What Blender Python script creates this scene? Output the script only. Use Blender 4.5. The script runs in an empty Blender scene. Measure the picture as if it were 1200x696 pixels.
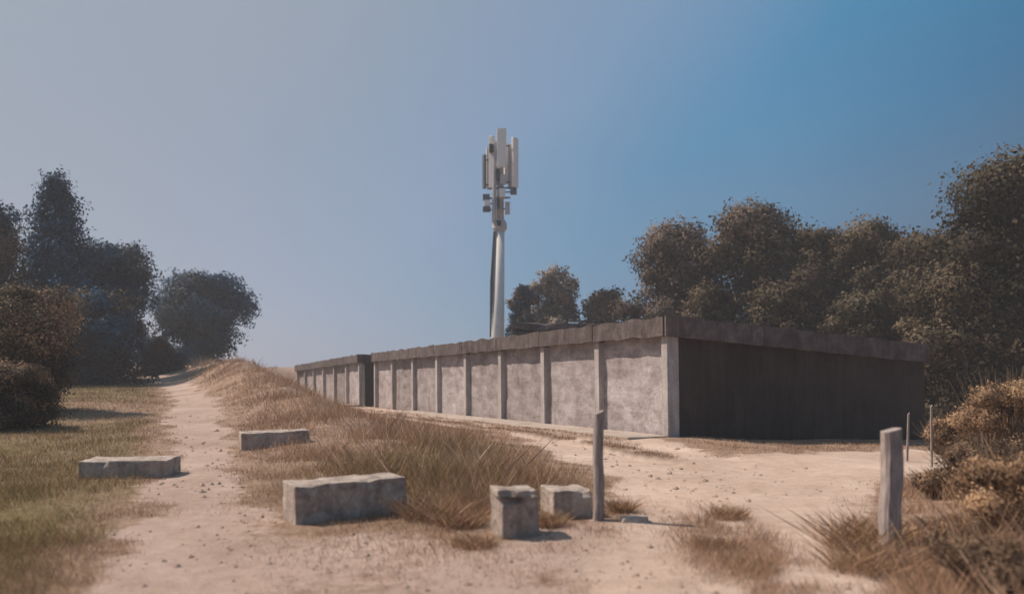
import bpy, bmesh, math, random
import numpy as np
from mathutils import Vector, Matrix, noise

sc = bpy.context.scene
COL = sc.collection
R = math.radians

# ------------------------------------------------------------------ camera
CAM_H = 1.65
F = 940.0                      # focal length in pixels of a 1200 px wide picture
HOR = 430.0                    # horizon row
cam_data = bpy.data.cameras.new("camera")
cam = bpy.data.objects.new("camera", cam_data)
COL.objects.link(cam)
cam.location = (0, 0, CAM_H)
cam.rotation_euler = (R(90), 0, 0)
cam_data.sensor_width = 36
cam_data.lens = 36 * F / 1200
cam_data.shift_y = (HOR - 348) / 1200
cam_data.clip_start = 0.05
cam_data.clip_end = 12000
cam_data.dof.use_dof = True
cam_data.dof.focus_distance = 19.0
cam_data.dof.aperture_fstop = 0.75
sc.camera = cam

# ------------------------------------------------------------------ sky and sun
SUN_EL, SUN_AZ = R(50), R(-72)          # azimuth from +Y towards +X
S = Vector((math.sin(SUN_AZ) * math.cos(SUN_EL), math.cos(SUN_AZ) * math.cos(SUN_EL), math.sin(SUN_EL)))
world = bpy.data.worlds.new("World")
sc.world = world
world.use_nodes = True
wn, wl = world.node_tree.nodes, world.node_tree.links
wn.clear()
sky = wn.new("ShaderNodeTexSky")
sky.sky_type = 'NISHITA'
sky.sun_disc = False
sky.sun_elevation = SUN_EL
sky.sun_rotation = SUN_AZ
sky.altitude = 50
sky.air_density = 1.0
sky.dust_density = 1.2
sky.ozone_density = 3.5
def wmath(op, a, b=0.0, clamp=False):
    m = wn.new("ShaderNodeMath"); m.operation = op; m.use_clamp = clamp
    for v, i in ((a, 0), (b, 1)):
        if isinstance(v, (int, float)): m.inputs[i].default_value = v
        else: wl.new(v, m.inputs[i])
    return m.outputs[0]
def wmix(fac, a, b):
    m = wn.new("ShaderNodeMix"); m.data_type = 'RGBA'
    if isinstance(fac, float): m.inputs[0].default_value = fac
    else: wl.new(fac, m.inputs[0])
    for v, i in ((a, 6), (b, 7)):
        if isinstance(v, tuple): m.inputs[i].default_value = (*v, 1)
        else: wl.new(v, m.inputs[i])
    return m.outputs[2]
# hazy summer sky: pale lilac haze spreading from the sun's side, clear deep blue away from it, paler at the horizon
tc = wn.new("ShaderNodeTexCoord")
dot = wn.new("ShaderNodeVectorMath"); dot.operation = 'DOT_PRODUCT'
wl.new(tc.outputs["Generated"], dot.inputs[0]); dot.inputs[1].default_value = tuple(S)
wob = wn.new("ShaderNodeTexNoise"); wob.inputs["Scale"].default_value = 2.2; wob.inputs["Detail"].default_value = 4
wl.new(tc.outputs["Generated"], wob.inputs["Vector"])
fac = wmath('ADD', dot.outputs["Value"], wmath('MULTIPLY', wmath('SUBTRACT', wob.outputs["Fac"], 0.5), 0.15))
rp = wn.new("ShaderNodeValToRGB")
SKY = [(0.0, (0.0, 0.085, 0.190)), (0.12, (0.0, 0.145, 0.300)), (0.25, (0.030, 0.215, 0.400)), (0.38, (0.165, 0.285, 0.445)), (0.62, (0.285, 0.335, 0.405)), (1.0, (0.39, 0.41, 0.42))]
el = rp.color_ramp.elements
el[0].position, el[0].color = SKY[0][0], (*SKY[0][1], 1); el[1].position, el[1].color = SKY[-1][0], (*SKY[-1][1], 1)
for p_, c_ in SKY[1:-1]: el.new(p_).color = (*c_, 1)
wl.new(fac, rp.inputs[0])
sep = wn.new("ShaderNodeSeparateXYZ"); wl.new(tc.outputs["Generated"], sep.inputs[0])
hz = wmath('POWER', wmath('SUBTRACT', 1.0, wmath('MAXIMUM', sep.outputs[2], 0.0), True), 6.5)
hz = wmath('MULTIPLY', hz, wmath('ADD', 0.22, wmath('MULTIPLY', fac, 1.6), True))
tint = wmix(hz, rp.outputs[0], (0.45, 0.43, 0.49))
scale10 = wn.new("ShaderNodeVectorMath"); scale10.operation = 'SCALE'; scale10.inputs["Scale"].default_value = 10.0
wl.new(tint, scale10.inputs[0])
bg = wn.new("ShaderNodeBackground")
bg.inputs["Strength"].default_value = 0.10
wo = wn.new("ShaderNodeOutputWorld")
wl.new(wmix(0.88, sky.outputs[0], scale10.outputs[0]), bg.inputs[0])
wl.new(bg.outputs[0], wo.inputs[0])

sun_data = bpy.data.lights.new("sun", 'SUN')
sun_data.energy = 4.8
sun_data.angle = R(0.6)
sun_data.color = (1.0, 0.86, 0.74)
sun = bpy.data.objects.new("sun", sun_data)
COL.objects.link(sun)
sun.rotation_euler = (-S).to_track_quat('-Z', 'Y').to_euler()
sun.location = (-30, 20, 40)

sc.view_settings.view_transform = 'Standard'
sc.view_settings.look = 'None'
sc.view_settings.exposure = 0.12
sc.view_settings.gamma = 1.0
sc.render.filter_size = 1.9

rng = np.random.default_rng(7)
random.seed(7)

# ------------------------------------------------------------------ helpers
def vnoise(x, y, seed=0):
    """smooth value noise in 0..1 on numpy arrays"""
    xi = np.floor(x).astype(np.int64); yi = np.floor(y).astype(np.int64)
    fx = x - xi; fy = y - yi
    fx = fx * fx * (3 - 2 * fx); fy = fy * fy * (3 - 2 * fy)
    def h(a, b):
        n = (a * 374761393 + b * 668265263 + seed * 974711) & 0x7fffffff
        n = ((n ^ (n >> 13)) * 1274126177) & 0x7fffffff
        return ((n ^ (n >> 16)) & 0xffff) / 65535.0
    return (h(xi, yi) * (1 - fx) + h(xi + 1, yi) * fx) * (1 - fy) + (h(xi, yi + 1) * (1 - fx) + h(xi + 1, yi + 1) * fx) * fy

def sstep(a, b, v):
    u = np.clip((v - a) / (b - a), 0, 1)
    return u * u * (3 - 2 * u)

def np_mesh(name, verts, k, col=None, smooth=False, nrm=None):
    """mesh of n/k faces with k corners each; verts (n,3); col (n,3)"""
    verts = np.asarray(verts, dtype=np.float32)
    n = len(verts)
    me = bpy.data.meshes.new(name)
    me.vertices.add(n); me.vertices.foreach_set("co", verts.ravel())
    me.loops.add(n); me.loops.foreach_set("vertex_index", np.arange(n, dtype=np.int32))
    me.polygons.add(n // k)
    me.polygons.foreach_set("loop_start", np.arange(0, n, k, dtype=np.int32))
    me.update(calc_edges=True)
    if col is not None:
        a = me.color_attributes.new("tone", 'FLOAT_COLOR', 'POINT')
        a.data.foreach_set("color", np.concatenate([col, np.ones((n, 1))], 1).astype(np.float32).ravel())
    if nrm is not None:
        a = me.attributes.new("custom_normal", 'FLOAT_VECTOR', 'POINT')
        a.data.foreach_set("vector", nrm.astype(np.float32).ravel())
    return me

def link(name, me, mat=None, parent=None, loc=(0, 0, 0)):
    o = bpy.data.objects.new(name, me)
    COL.objects.link(o)
    o.location = loc
    if mat: me.materials.append(mat) if not me.materials else None
    if parent: o.parent = parent
    return o

def tag(o, label=None, cat=None, group=None, kind=None):
    if label: o["label"] = label
    if cat: o["category"] = cat
    if group: o["group"] = group
    if kind: o["kind"] = kind
    return o

def empty(name, loc, rot=(0, 0, 0)):
    o = bpy.data.objects.new(name, None)
    COL.objects.link(o)
    o.location = loc; o.rotation_euler = rot
    o.empty_display_size = 0.2
    return o

def bm_obj(name, bm, mat, parent=None, loc=(0, 0, 0), smooth=False, rot=(0, 0, 0)):
    me = bpy.data.meshes.new(name)
    bmesh.ops.recalc_face_normals(bm, faces=bm.faces)
    bm.to_mesh(me); bm.free()
    if smooth:
        for p in me.polygons: p.use_smooth = True
    o = link(name, me, mat, parent, loc)
    o.rotation_euler = rot
    return o

def box(bm, x0, x1, y0, y1, z0, z1, cuts=0, bevel=0.0):
    b = bmesh.new()
    bmesh.ops.create_cube(b, size=1)
    for v in b.verts:
        v.co = Vector(((x0 + x1) / 2 + v.co.x * (x1 - x0), (y0 + y1) / 2 + v.co.y * (y1 - y0), (z0 + z1) / 2 + v.co.z * (z1 - z0)))
    if bevel: bmesh.ops.bevel(b, geom=b.edges[:], offset=bevel, segments=2, affect='EDGES', profile=0.6)
    if cuts: bmesh.ops.subdivide_edges(b, edges=[e for e in b.edges if e.calc_length() > bevel * 4], cuts=cuts, use_grid_fill=True)
    m = bpy.data.meshes.new("tmp"); b.to_mesh(m); b.free()
    bm.from_mesh(m); bpy.data.meshes.remove(m)

def roughen(bm, amp, freq, seed=0):
    off = Vector((seed * 13.7, seed * 3.1, seed * 7.9))
    for v in bm.verts:
        v.co += noise.noise_vector(v.co * freq + off) * amp
        v.co += noise.noise_vector(v.co * freq * 3.1 + off) * amp * 0.45

def tube(bm, pts, radii, seg=8, cap=True):
    rings = []
    for i, p in enumerate(pts):
        p = Vector(p)
        d = (Vector(pts[min(i + 1, len(pts) - 1)]) - Vector(pts[max(i - 1, 0)])).normalized()
        a = d.orthogonal().normalized() if abs(d.z) < 0.95 else Vector((1, 0, 0)) - d * d.x
        a.normalize(); b = d.cross(a)
        rings.append([bm.verts.new(p + (a * math.cos(2 * math.pi * j / seg) + b * math.sin(2 * math.pi * j / seg)) * radii[i]) for j in range(seg)])
    for r0, r1 in zip(rings, rings[1:]):
        for j in range(seg):
            bm.faces.new((r0[j], r0[(j + 1) % seg], r1[(j + 1) % seg], r1[j]))
    if cap:
        bm.faces.new(rings[0][::-1]); bm.faces.new(rings[-1])

# ------------------------------------------------------------------ layout of the land
CORNER = np.array([3.82, 18.9])
D = np.array([-0.4257, 0.9049])       # along the garages, away from the viewer
E = np.array([0.9049, 0.4257])        # into the garages
def st(x, y):
    px, py = x - CORNER[0], y - CORNER[1]
    return -(px * E[0] + py * E[1]), px * D[0] + py * D[1]      # s: in front of the wall, t: along it
def P(t, s):
    return CORNER + D * t - E * s

def gz(x, y):
    x = np.asarray(x, float); y = np.asarray(y, float)
    s, t = st(x, y)
    road = -0.018 * np.clip(t, 0, 27) - 0.03 * np.clip(t - 27, 0, 30)
    rise = 0.6 * sstep(0, 30, t) + 0.55 * sstep(28, 60, t)
    side = sstep(3.6, 8.0, s)
    z = road * (1 - side) + rise * side
    z = z + 1.4 * np.exp(-((s - 6.3) / 1.8) ** 2) * sstep(3, 27, t)          # bank between path and garages
    z = z + 0.75 * np.exp(-((s - 4.4) / 1.6) ** 2) * sstep(24, 38, t) * (1 - sstep(52, 64, t))
    z = z + 2.9 * sstep(48.6, 54.5, t) * np.exp(-((s - 0.5) / 5.5) ** 2) * (1 - sstep(60, 80, t))
    z = z + 0.16 * np.exp(-((s - 6.6) / 1.8) ** 2) * sstep(-7, -2, t) * (1 - sstep(6, 27, t))
    z = z - np.clip(0.047 * np.clip(-s + 0.3, 0, None), 0, 0.5) * (1 - 0.0 * t)
    bank = np.exp(-((s - 6.3) / 2.0) ** 2) * sstep(-6, 4, t)
    z = z + bank * ((vnoise(x * 1.1, y * 1.1, 5) - 0.5) * 0.26 + (vnoise(x * 0.45, y * 0.45, 6) - 0.5) * 0.35)
    rut = sstep(-6, -2.5, t) * (1 - sstep(30, 40, t))
    z = z - rut * 0.07 * (np.exp(-((s - 2.85 - 0.1 * np.clip(-t, 0, 9)) / 0.16) ** 2) + 0.8 * np.exp(-((s - 1.72) / 0.13) ** 2))
    rb = x - (3.1 + 0.42 * (y - 6))                                           # low verge on the right
    z = z + 0.18 * sstep(0.0, 1.6, rb) * (1 - sstep(10.5, 13.5, y))
    z = z + (vnoise(x * 0.7, y * 0.7, 3) - 0.5) * 0.06 + (vnoise(x * 2.3, y * 2.3, 4) - 0.5) * 0.025
    return z
def gz1(x, y): return float(gz(np.array([x]), np.array([y]))[0])

def U(px, py):
    d = F * CAM_H / max(py - HOR, 8)
    for _ in range(40):
        z = gz1((px - 600) / F * d, d)
        d = 0.5 * d + 0.5 * F * (CAM_H - z) / max(py - HOR, 8)
    return ((px - 600) / F * d, d)

def sdist(poly, x, y):
    """signed distance to a polygon, positive inside"""
    poly = np.asarray(poly); n = len(poly)
    dmin = np.full(x.shape, 1e9); ins = np.zeros(x.shape, bool)
    for i in range(n):
        ax, ay = poly[i]; bx, by = poly[(i + 1) % n]
        ex, ey = bx - ax, by - ay
        u = np.clip(((x - ax) * ex + (y - ay) * ey) / (ex * ex + ey * ey + 1e-9), 0, 1)
        dmin = np.minimum(dmin, np.hypot(x - ax - u * ex, y - ay - u * ey))
        c = ((ay > y) != (by > y)) & (x < ex * (y - ay) / (ey + 1e-12) + ax)
        ins ^= c
    return np.where(ins, dmin, -dmin)

ROAD = [U(*p) for p in [(560, 1300), (680, 700), (716, 640), (726, 602), (706, 566), (652, 530), (585, 503)]]
ROAD += [tuple(P(t, s)) for t, s in [(7, 2.9), (12, 2.9), (20, 2.8), (45, 2.8), (45, 0.3), (20, 0.25), (4, 0.25), (0.4, 0.3)]]
ROAD += [U(*p) for p in [(800, 521), (850, 533), (960, 529), (1060, 527), (1150, 524), (1230, 522), (1230, 552), (1130, 550), (1040, 562), (1004, 592), (998, 640), (1010, 700), (1130, 1300)]]
PATH = [U(*p) for p in [(60, 1300), (90, 700), (165, 600), (197, 540), (190, 500), (203, 472)]]
PATH += [tuple(P(t, s)) for t, s in [(32, 10.4), (60, 11.6), (60, 9.8), (32, 8.9)]]
PATH += [U(*p) for p in [(262, 475), (268, 500), (274, 540), (292, 600), (310, 700), (500, 1300)]]
FORE = [U(*p) for p in [(250, 540), (322, 600), (345, 622), (470, 612), (560, 628), (640, 615), (720, 606), (690, 700), (600, 1300), (60, 1300), (220, 700)]]
LEFT = [U(*p) for p in [(60, 1300), (80, 700), (150, 600), (180, 540), (180, 500), (196, 472)]]
LEFT += [tuple(P(t, s)) for t, s in [(32, 10.8), (62, 12), (62, 200), (-40, 60)]]
RIGHT = [U(*p) for p in [(1140, 1300), (1020, 700), (1008, 640), (1014, 592), (1050, 568), (1135, 556), (1230, 556)]] + [(40, 12.5), (40, 0)]

def masks(x, y):
    n = (vnoise(x * 1.1, y * 1.1, 11) - 0.5) * 0.7 + (vnoise(x * 3.7, y * 3.7, 12) - 0.5) * 0.35
    road = sstep(-0.25, 0.3, sdist(ROAD, x, y) + n * 0.8)
    s, t = st(x, y)
    strip = np.exp(-((s - 2.25 - 0.12 * np.clip(-t, 0, 9)) / 0.22) ** 2) * sstep(-4.4, -2.5, t) * (1 - sstep(16, 20, t))
    strip = strip * sstep(0.25, 0.5, vnoise(x * 1.7, y * 1.7, 15) + 0.15)
    strip = np.maximum(strip, 0.8 * np.exp(-((s - 1.45) / 0.13) ** 2) * sstep(-1.5, 0.5, t) * (1 - sstep(20, 26, t)) * sstep(0.3, 0.6, vnoise(x * 2.1, y * 2.1, 17) + 0.1))
    island = np.exp(-(np.hypot((x - 2.0 - 0.05 * (y - 7)) / 0.52, (y - 7.2) / 1.9) ** 3)) * sstep(0.25, 0.6, vnoise(x * 2.6, y * 2.6, 16) + 0.12)
    road = road * (1 - 0.95 * strip) * (1 - 0.75 * island)
    path = sstep(-0.25, 0.35, sdist(PATH, x, y) + n * 0.9)
    fore = sstep(-0.3, 0.4, sdist(FORE, x, y) + n)
    dirt = np.maximum(np.maximum(road, path), (0.50 + 0.42 * vnoise(x * 0.9, y * 0.9, 18)) * fore)
    left = sstep(-0.3, 0.6, sdist(LEFT, x, y) + n)
    cx, cy = U(500, 548)
    mid = np.exp(-(np.hypot((x - cx) / 1.7, (y - cy) / 3.2) ** 2))
    brownpatch = np.exp(-(np.hypot((x + 13.0) / 3.5, (y - 27) / 7) ** 2))
    green = np.clip(np.maximum(left * (1 - 0.85 * brownpatch), 0.95 * mid), 0, 1)
    right = sstep(-0.2, 0.4, sdist(RIGHT, x, y) + n)
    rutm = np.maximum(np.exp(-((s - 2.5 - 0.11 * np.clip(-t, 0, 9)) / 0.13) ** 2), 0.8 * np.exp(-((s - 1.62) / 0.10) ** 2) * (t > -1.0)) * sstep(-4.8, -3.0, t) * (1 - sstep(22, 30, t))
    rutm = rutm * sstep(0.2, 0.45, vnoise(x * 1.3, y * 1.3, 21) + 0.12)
    green = green * (0.55 + 0.6 * vnoise(x * 0.6, y * 0.6, 19)).clip(0, 1)
    return dirt, green, fore, left, right, road, path, island, strip, rutm

# ------------------------------------------------------------------ materials
def mat_new(name):
    m = bpy.data.materials.new(name)
    m.use_nodes = True
    nt = m.node_tree
    b = nt.nodes["Principled BSDF"]
    b.inputs["Specular IOR Level"].default_value = 0.25
    b.inputs["Roughness"].default_value = 0.9
    return m, nt, b

def nnoise(nt, scale, detail=6, rough=0.6, vec=None, dist=0.0):
    n = nt.nodes.new("ShaderNodeTexNoise")
    n.inputs["Scale"].default_value = scale; n.inputs["Detail"].default_value = detail
    n.inputs["Roughness"].default_value = rough; n.inputs["Distortion"].default_value = dist
    if vec: nt.links.new(vec, n.inputs["Vector"])
    return n.outputs["Fac"]

def ramp(nt, fac, stops):
    r = nt.nodes.new("ShaderNodeValToRGB")
    r.color_ramp.elements[0].position, r.color_ramp.elements[0].color = stops[0][0], (*stops[0][1], 1)
    r.color_ramp.elements[1].position, r.color_ramp.elements[1].color = stops[-1][0], (*stops[-1][1], 1)
    for p, c in stops[1:-1]:
        e = r.color_ramp.elements.new(p); e.color = (*c, 1)
    nt.links.new(fac, r.inputs[0])
    return r.outputs[0]

def mix(nt, fac, a, b, mode='MIX'):
    m = nt.nodes.new("ShaderNodeMix"); m.data_type = 'RGBA'; m.blend_type = mode
    if isinstance(fac, float): m.inputs[0].default_value = fac
    else: nt.links.new(fac, m.inputs[0])
    for v, i in ((a, 6), (b, 7)):
        if isinstance(v, tuple): m.inputs[i].default_value = (*v, 1)
        else: nt.links.new(v, m.inputs[i])
    return m.outputs[2]

def math_n(nt, op, a, b=0.0, clamp=False):
    m = nt.nodes.new("ShaderNodeMath"); m.operation = op; m.use_clamp = clamp
    for v, i in ((a, 0), (b, 1)):
        if isinstance(v, (int, float)): m.inputs[i].default_value = v
        else: nt.links.new(v, m.inputs[i])
    return m.outputs[0]

def bump(nt, bsdf, h, strength=0.5, dist=0.02):
    b = nt.nodes.new("ShaderNodeBump")
    b.inputs["Strength"].default_value = strength; b.inputs["Distance"].default_value = dist
    nt.links.new(h, b.inputs["Height"]); nt.links.new(b.outputs[0], bsdf.inputs["Normal"])

def objcoord(nt): return nt.nodes.new("ShaderNodeTexCoord").outputs["Object"]
def geopos(nt): return nt.nodes.new("ShaderNodeNewGeometry").outputs["Position"]

def stone_mat(name, dark, mid, light, scale=2.0, streak=True, rnd=0.0, bstr=0.5, fine=22):
    m, nt, b = mat_new(name)
    v = geopos(nt)
    a = nnoise(nt, scale, 8, 0.65, v, 0.6)
    c = ramp(nt, a, [(0.28, dark), (0.5, mid), (0.72, light)])
    g = nnoise(nt, fine, 6, 0.7, v)
    c = mix(nt, 0.55, c, ramp(nt, g, [(0.3, (0.62, 0.6, 0.58)), (0.7, (1.25, 1.25, 1.25))]), 'MULTIPLY')
    if streak:
        mp = nt.nodes.new("ShaderNodeMapping"); mp.inputs["Scale"].default_value = (3.0, 3.0, 0.28) if streak is True else (0.7, 0.7, 2.4)
        nt.links.new(v, mp.inputs[0])
        s_ = nnoise(nt, 1.6, 5, 0.7, mp.outputs[0])
        c = mix(nt, 0.6, c, ramp(nt, s_, [(0.36, (0.55, 0.52, 0.5)), (0.58, (1.08, 1.08, 1.08))]), 'MULTIPLY')
    if rnd:
        oi = nt.nodes.new("ShaderNodeObjectInfo")
        r = ramp(nt, oi.outputs["Random"], [(0.0, (1 - rnd, 1 - rnd * 1.05, 1 - rnd * 1.1)), (1.0, (1 + rnd, 1 + rnd, 1 + rnd * 1.05))])
        c = mix(nt, 1.0, c, r, 'MULTIPLY')
    nt.links.new(c, b.inputs["Base Color"])
    bump(nt, b, nnoise(nt, fine * 1.3, 8, 0.75, v), bstr, 0.03)
    return m

def plain_mat(name, col, rough=0.6, var=0.2, scale=5, metal=0.0):
    m, nt, b = mat_new(name)
    v = geopos(nt)
    n = nnoise(nt, scale, 6, 0.65, v)
    lo = tuple(c * (1 - var) for c in col); hi = tuple(c * (1 + var) for c in col)
    nt.links.new(ramp(nt, n, [(0.3, lo), (0.7, hi)]), b.inputs["Base Color"])
    b.inputs["Roughness"].default_value = rough; b.inputs["Metallic"].default_value = metal
    return m

def leaf_mat(name, trans=0.25):
    m, nt, b = mat_new(name)
    at = nt.nodes.new("ShaderNodeAttribute"); at.attribute_name = "tone"
    nt.links.new(at.outputs["Color"], b.inputs["Base Color"])
    b.inputs["Roughness"].default_value = 0.75
    b.inputs["Specular IOR Level"].default_value = 0.2
    t = nt.nodes.new("ShaderNodeBsdfTranslucent")
    nt.links.new(at.outputs["Color"], t.inputs["Color"])
    ms = nt.nodes.new("ShaderNodeMixShader"); ms.inputs[0].default_value = trans
    nt.links.new(b.outputs[0], ms.inputs[1]); nt.links.new(t.outputs[0], ms.inputs[2])
    nt.links.new(ms.outputs[0], nt.nodes["Material Output"].inputs[0])
    return m

def bark_mat(name, col):
    m, nt, b = mat_new(name)
    v = geopos(nt)
    mp = nt.nodes.new("ShaderNodeMapping"); mp.inputs["Scale"].default_value = (14, 14, 2.0)
    nt.links.new(v, mp.inputs[0])
    n = nnoise(nt, 2.5, 6, 0.7, mp.outputs[0])
    nt.links.new(ramp(nt, n, [(0.3, tuple(c * .5 for c in col)), (0.7, tuple(c * 1.3 for c in col))]), b.inputs["Base Color"])
    bump(nt, b, n, 0.7, 0.03)
    return m

M_panel = stone_mat("panel_concrete", (0.23, 0.19, 0.18), (0.36, 0.318, 0.312), (0.49, 0.45, 0.445), 1.6, "bands", 0.28, 0.9, 13)
M_pillar = stone_mat("pillar_concrete", (0.36, 0.325, 0.31), (0.46, 0.42, 0.405), (0.54, 0.51, 0.49), 2.4, True, 0.08, 0.4)
M_fascia = stone_mat("fascia_cement", (0.075, 0.058, 0.055), (0.130, 0.104, 0.100), (0.21, 0.176, 0.168), 2.6, True, 0.15, 0.8, 14)
M_dark = stone_mat("dark_brown_render", (0.048, 0.036, 0.030), (0.066, 0.049, 0.042), (0.088, 0.066, 0.056), 1.1, True, 0.0, 0.4)  # very dark brown tone for the end and rear walls
M_roof = stone_mat("roof_felt", (0.10, 0.085, 0.08), (0.15, 0.13, 0.125), (0.2, 0.18, 0.17), 2.0, False, 0.0, 0.4)
M_block = stone_mat("weathered_block", (0.24, 0.185, 0.155), (0.51, 0.425, 0.365), (0.68, 0.59, 0.515), 5.0, True, 0.06, 1.0, 26)
M_apron = stone_mat("apron_concrete", (0.33, 0.27, 0.23), (0.43, 0.36, 0.31), (0.5, 0.43, 0.37), 2.0, False, 0.06, 0.6)
M_wood = bark_mat("weathered_wood", (0.33, 0.28, 0.26))
M_greywood = bark_mat("pale_grey_wood", (0.42, 0.35, 0.32))
M_bark = bark_mat("bark", (0.11, 0.09, 0.075))
M_twig = bark_mat("dry_twig", (0.20, 0.14, 0.10))
M_mast = plain_mat("galvanised_paint", (0.78, 0.74, 0.69), 0.5, 0.08, 1.5)
M_white = plain_mat("antenna_white", (0.85, 0.81, 0.76), 0.45, 0.06, 1.5)
M_grey = plain_mat("antenna_grey", (0.50, 0.48, 0.48), 0.5, 0.1, 2)
M_slate = plain_mat("antenna_dark", (0.12, 0.14, 0.17), 0.5, 0.2, 2)
M_black = plain_mat("cable_black", (0.06, 0.055, 0.06), 0.6, 0.2, 3)
M_leaf = leaf_mat("leaf", 0.28)
M_grass = leaf_mat("grass_blade", 0.22)
M_pebble = stone_mat("pebble", (0.30, 0.215, 0.165), (0.42, 0.315, 0.25), (0.52, 0.40, 0.33), 9.0, False, 0.0, 0.5, 40)

# ground
M_ground, nt, b = mat_new("ground_earth")
v = geopos(nt)
ad = nt.nodes.new("ShaderNodeAttribute"); ad.attribute_name = "dirt"
ag = nt.nodes.new("ShaderNodeAttribute"); ag.attribute_name = "green"
n1 = nnoise(nt, 0.55, 8, 0.62, v, 0.4); n2 = nnoise(nt, 5.0, 9, 0.7, v, 0.3); n3 = nnoise(nt, 38.0, 6, 0.75, v); n4 = nnoise(nt, 1.7, 8, 0.7, v, 1.0)
dirt_c = ramp(nt, n1, [(0.3, (0.47, 0.355, 0.28)), (0.5, (0.565, 0.44, 0.36)), (0.7, (0.64, 0.515, 0.43))])
asd = nt.nodes.new("ShaderNodeAttribute"); asd.attribute_name = "sand"
dirt_c = mix(nt, asd.outputs["Fac"], mix(nt, 1.0, dirt_c, (0.78, 0.755, 0.77), 'MULTIPLY'), dirt_c)
big = nnoise(nt, 0.16, 5, 0.6, v, 1.2)
dirt_c = mix(nt, 0.5, dirt_c, ramp(nt, big, [(0.35, (0.74, 0.68, 0.64)), (0.6, (1.1, 1.1, 1.1))]), 'MULTIPLY')
dirt_c = mix(nt, 0.6, dirt_c, ramp(nt, n2, [(0.3, (0.72, 0.68, 0.65)), (0.65, (1.12, 1.12, 1.12))]), 'MULTIPLY')
dirt_c = mix(nt, 0.45, dirt_c, ramp(nt, n3, [(0.3, (0.6, 0.57, 0.54)), (0.65, (1.2, 1.2, 1.2))]), 'MULTIPLY')
lit_c = ramp(nt, n2, [(0.3, (0.19, 0.12, 0.08)), (0.5, (0.30, 0.205, 0.15)), (0.72, (0.42, 0.30, 0.225))])
lit_c = mix(nt, 0.5, lit_c, ramp(nt, n4, [(0.35, (0.65, 0.62, 0.6)), (0.65, (1.2, 1.18, 1.15))]), 'MULTIPLY')
gr_c = ramp(nt, n2, [(0.3, (0.095, 0.068, 0.028)), (0.5, (0.16, 0.118, 0.05)), (0.72, (0.2, 0.155, 0.08))])
base = mix(nt, ag.outputs["Fac"], lit_c, gr_c)
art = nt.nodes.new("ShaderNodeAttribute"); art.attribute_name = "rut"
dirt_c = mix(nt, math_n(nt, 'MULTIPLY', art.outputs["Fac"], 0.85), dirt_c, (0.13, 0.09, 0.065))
jit = math_n(nt, 'MULTIPLY', math_n(nt, 'SUBTRACT', n2, 0.5), 1.1)
fac = math_n(nt, 'ADD', ad.outputs["Fac"], jit)
fac = ramp(nt, fac, [(0.34, (0, 0, 0)), (0.66, (1, 1, 1))])
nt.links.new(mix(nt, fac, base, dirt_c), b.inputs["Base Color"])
b.inputs["Roughness"].default_value = 0.97
h = math_n(nt, 'ADD', math_n(nt, 'MULTIPLY', n2, 0.8), math_n(nt, 'MULTIPLY', n3, 0.3))
bump(nt, b, h, 0.75, 0.06)

# ------------------------------------------------------------------ ground sheet
def axis(lo, hi, step, far):
    c = list(np.arange(lo, hi, step))
    st_, v_ = step, hi
    while v_ < far:
        c.append(v_); st_ *= 1.22; v_ += st_
    c.append(far)
    st_, v_, pre = step, lo - step, []
    while v_ > -far:
        pre.append(v_); st_ *= 1.22; v_ -= st_
    pre.append(-far)
    return np.array(pre[::-1] + c)
gx = axis(-20, 14, 0.16, 6000); gy = axis(1.5, 34, 0.16, 6000)
XX, YY = np.meshgrid(gx, gy)
ZZ = gz(XX, YY)
far = sstep(80, 400, np.hypot(XX, YY))
ZZ = ZZ * (1 - far) + 0.9 * far
nx, ny = len(gx), len(gy)
me = bpy.data.meshes.new("ground")
vv = np.stack([XX.ravel(), YY.ravel(), ZZ.ravel()], 1).astype(np.float32)
idx = np.arange(nx * ny).reshape(ny, nx)
quads = np.stack([idx[:-1, :-1], idx[:-1, 1:], idx[1:, 1:], idx[1:, :-1]], -1).reshape(-1, 4).astype(np.int32)
me.vertices.add(len(vv)); me.vertices.foreach_set("co", vv.ravel())
me.loops.add(quads.size); me.loops.foreach_set("vertex_index", quads.ravel())
me.polygons.add(len(quads)); me.polygons.foreach_set("loop_start", np.arange(0, quads.size, 4, dtype=np.int32))
me.update(calc_edges=True)
me.polygons.foreach_set("use_smooth", np.ones(len(quads), bool))
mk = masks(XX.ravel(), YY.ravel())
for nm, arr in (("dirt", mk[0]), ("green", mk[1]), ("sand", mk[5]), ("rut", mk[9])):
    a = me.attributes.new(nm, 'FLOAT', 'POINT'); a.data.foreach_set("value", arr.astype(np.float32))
tag(link("ground", me, M_ground), kind='structure')

# ------------------------------------------------------------------ garages
ANG = math.atan2(-0.9049, 0.4257)
BAY, DEPTH = 3.2, 8.65
PW, REC, OVH = 0.24, 0.17, 0.09
def roof_z(y): return 2.80 - 0.57 * (y + OVH) / (DEPTH + OVH)

def wall_panel_mesh(seed):
    bm = bmesh.new()
    w, hgt = BAY - PW, 2.42
    box(bm, -w / 2, w / 2, 0, 0.14, -0.25, hgt)
    bmesh.ops.subdivide_edges(bm, edges=[e for e in bm.edges if e.calc_length() > 1], cuts=14, use_grid_fill=True)
    for v in bm.verts:
        if v.co.y < 0.05:
            v.co.y += noise.noise(Vector((v.co.x * 1.7, seed * 5.3, v.co.z * 1.7))) * 0.018 + noise.noise(Vector((v.co.x * 6, seed * 2.3, v.co.z * 6))) * 0.010
    me = bpy.data.meshes.new("wall_panel"); bm.to_mesh(me); bm.free()
    for p in me.polygons: p.use_smooth = False
    me.materials.append(M_panel)
    return me

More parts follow.
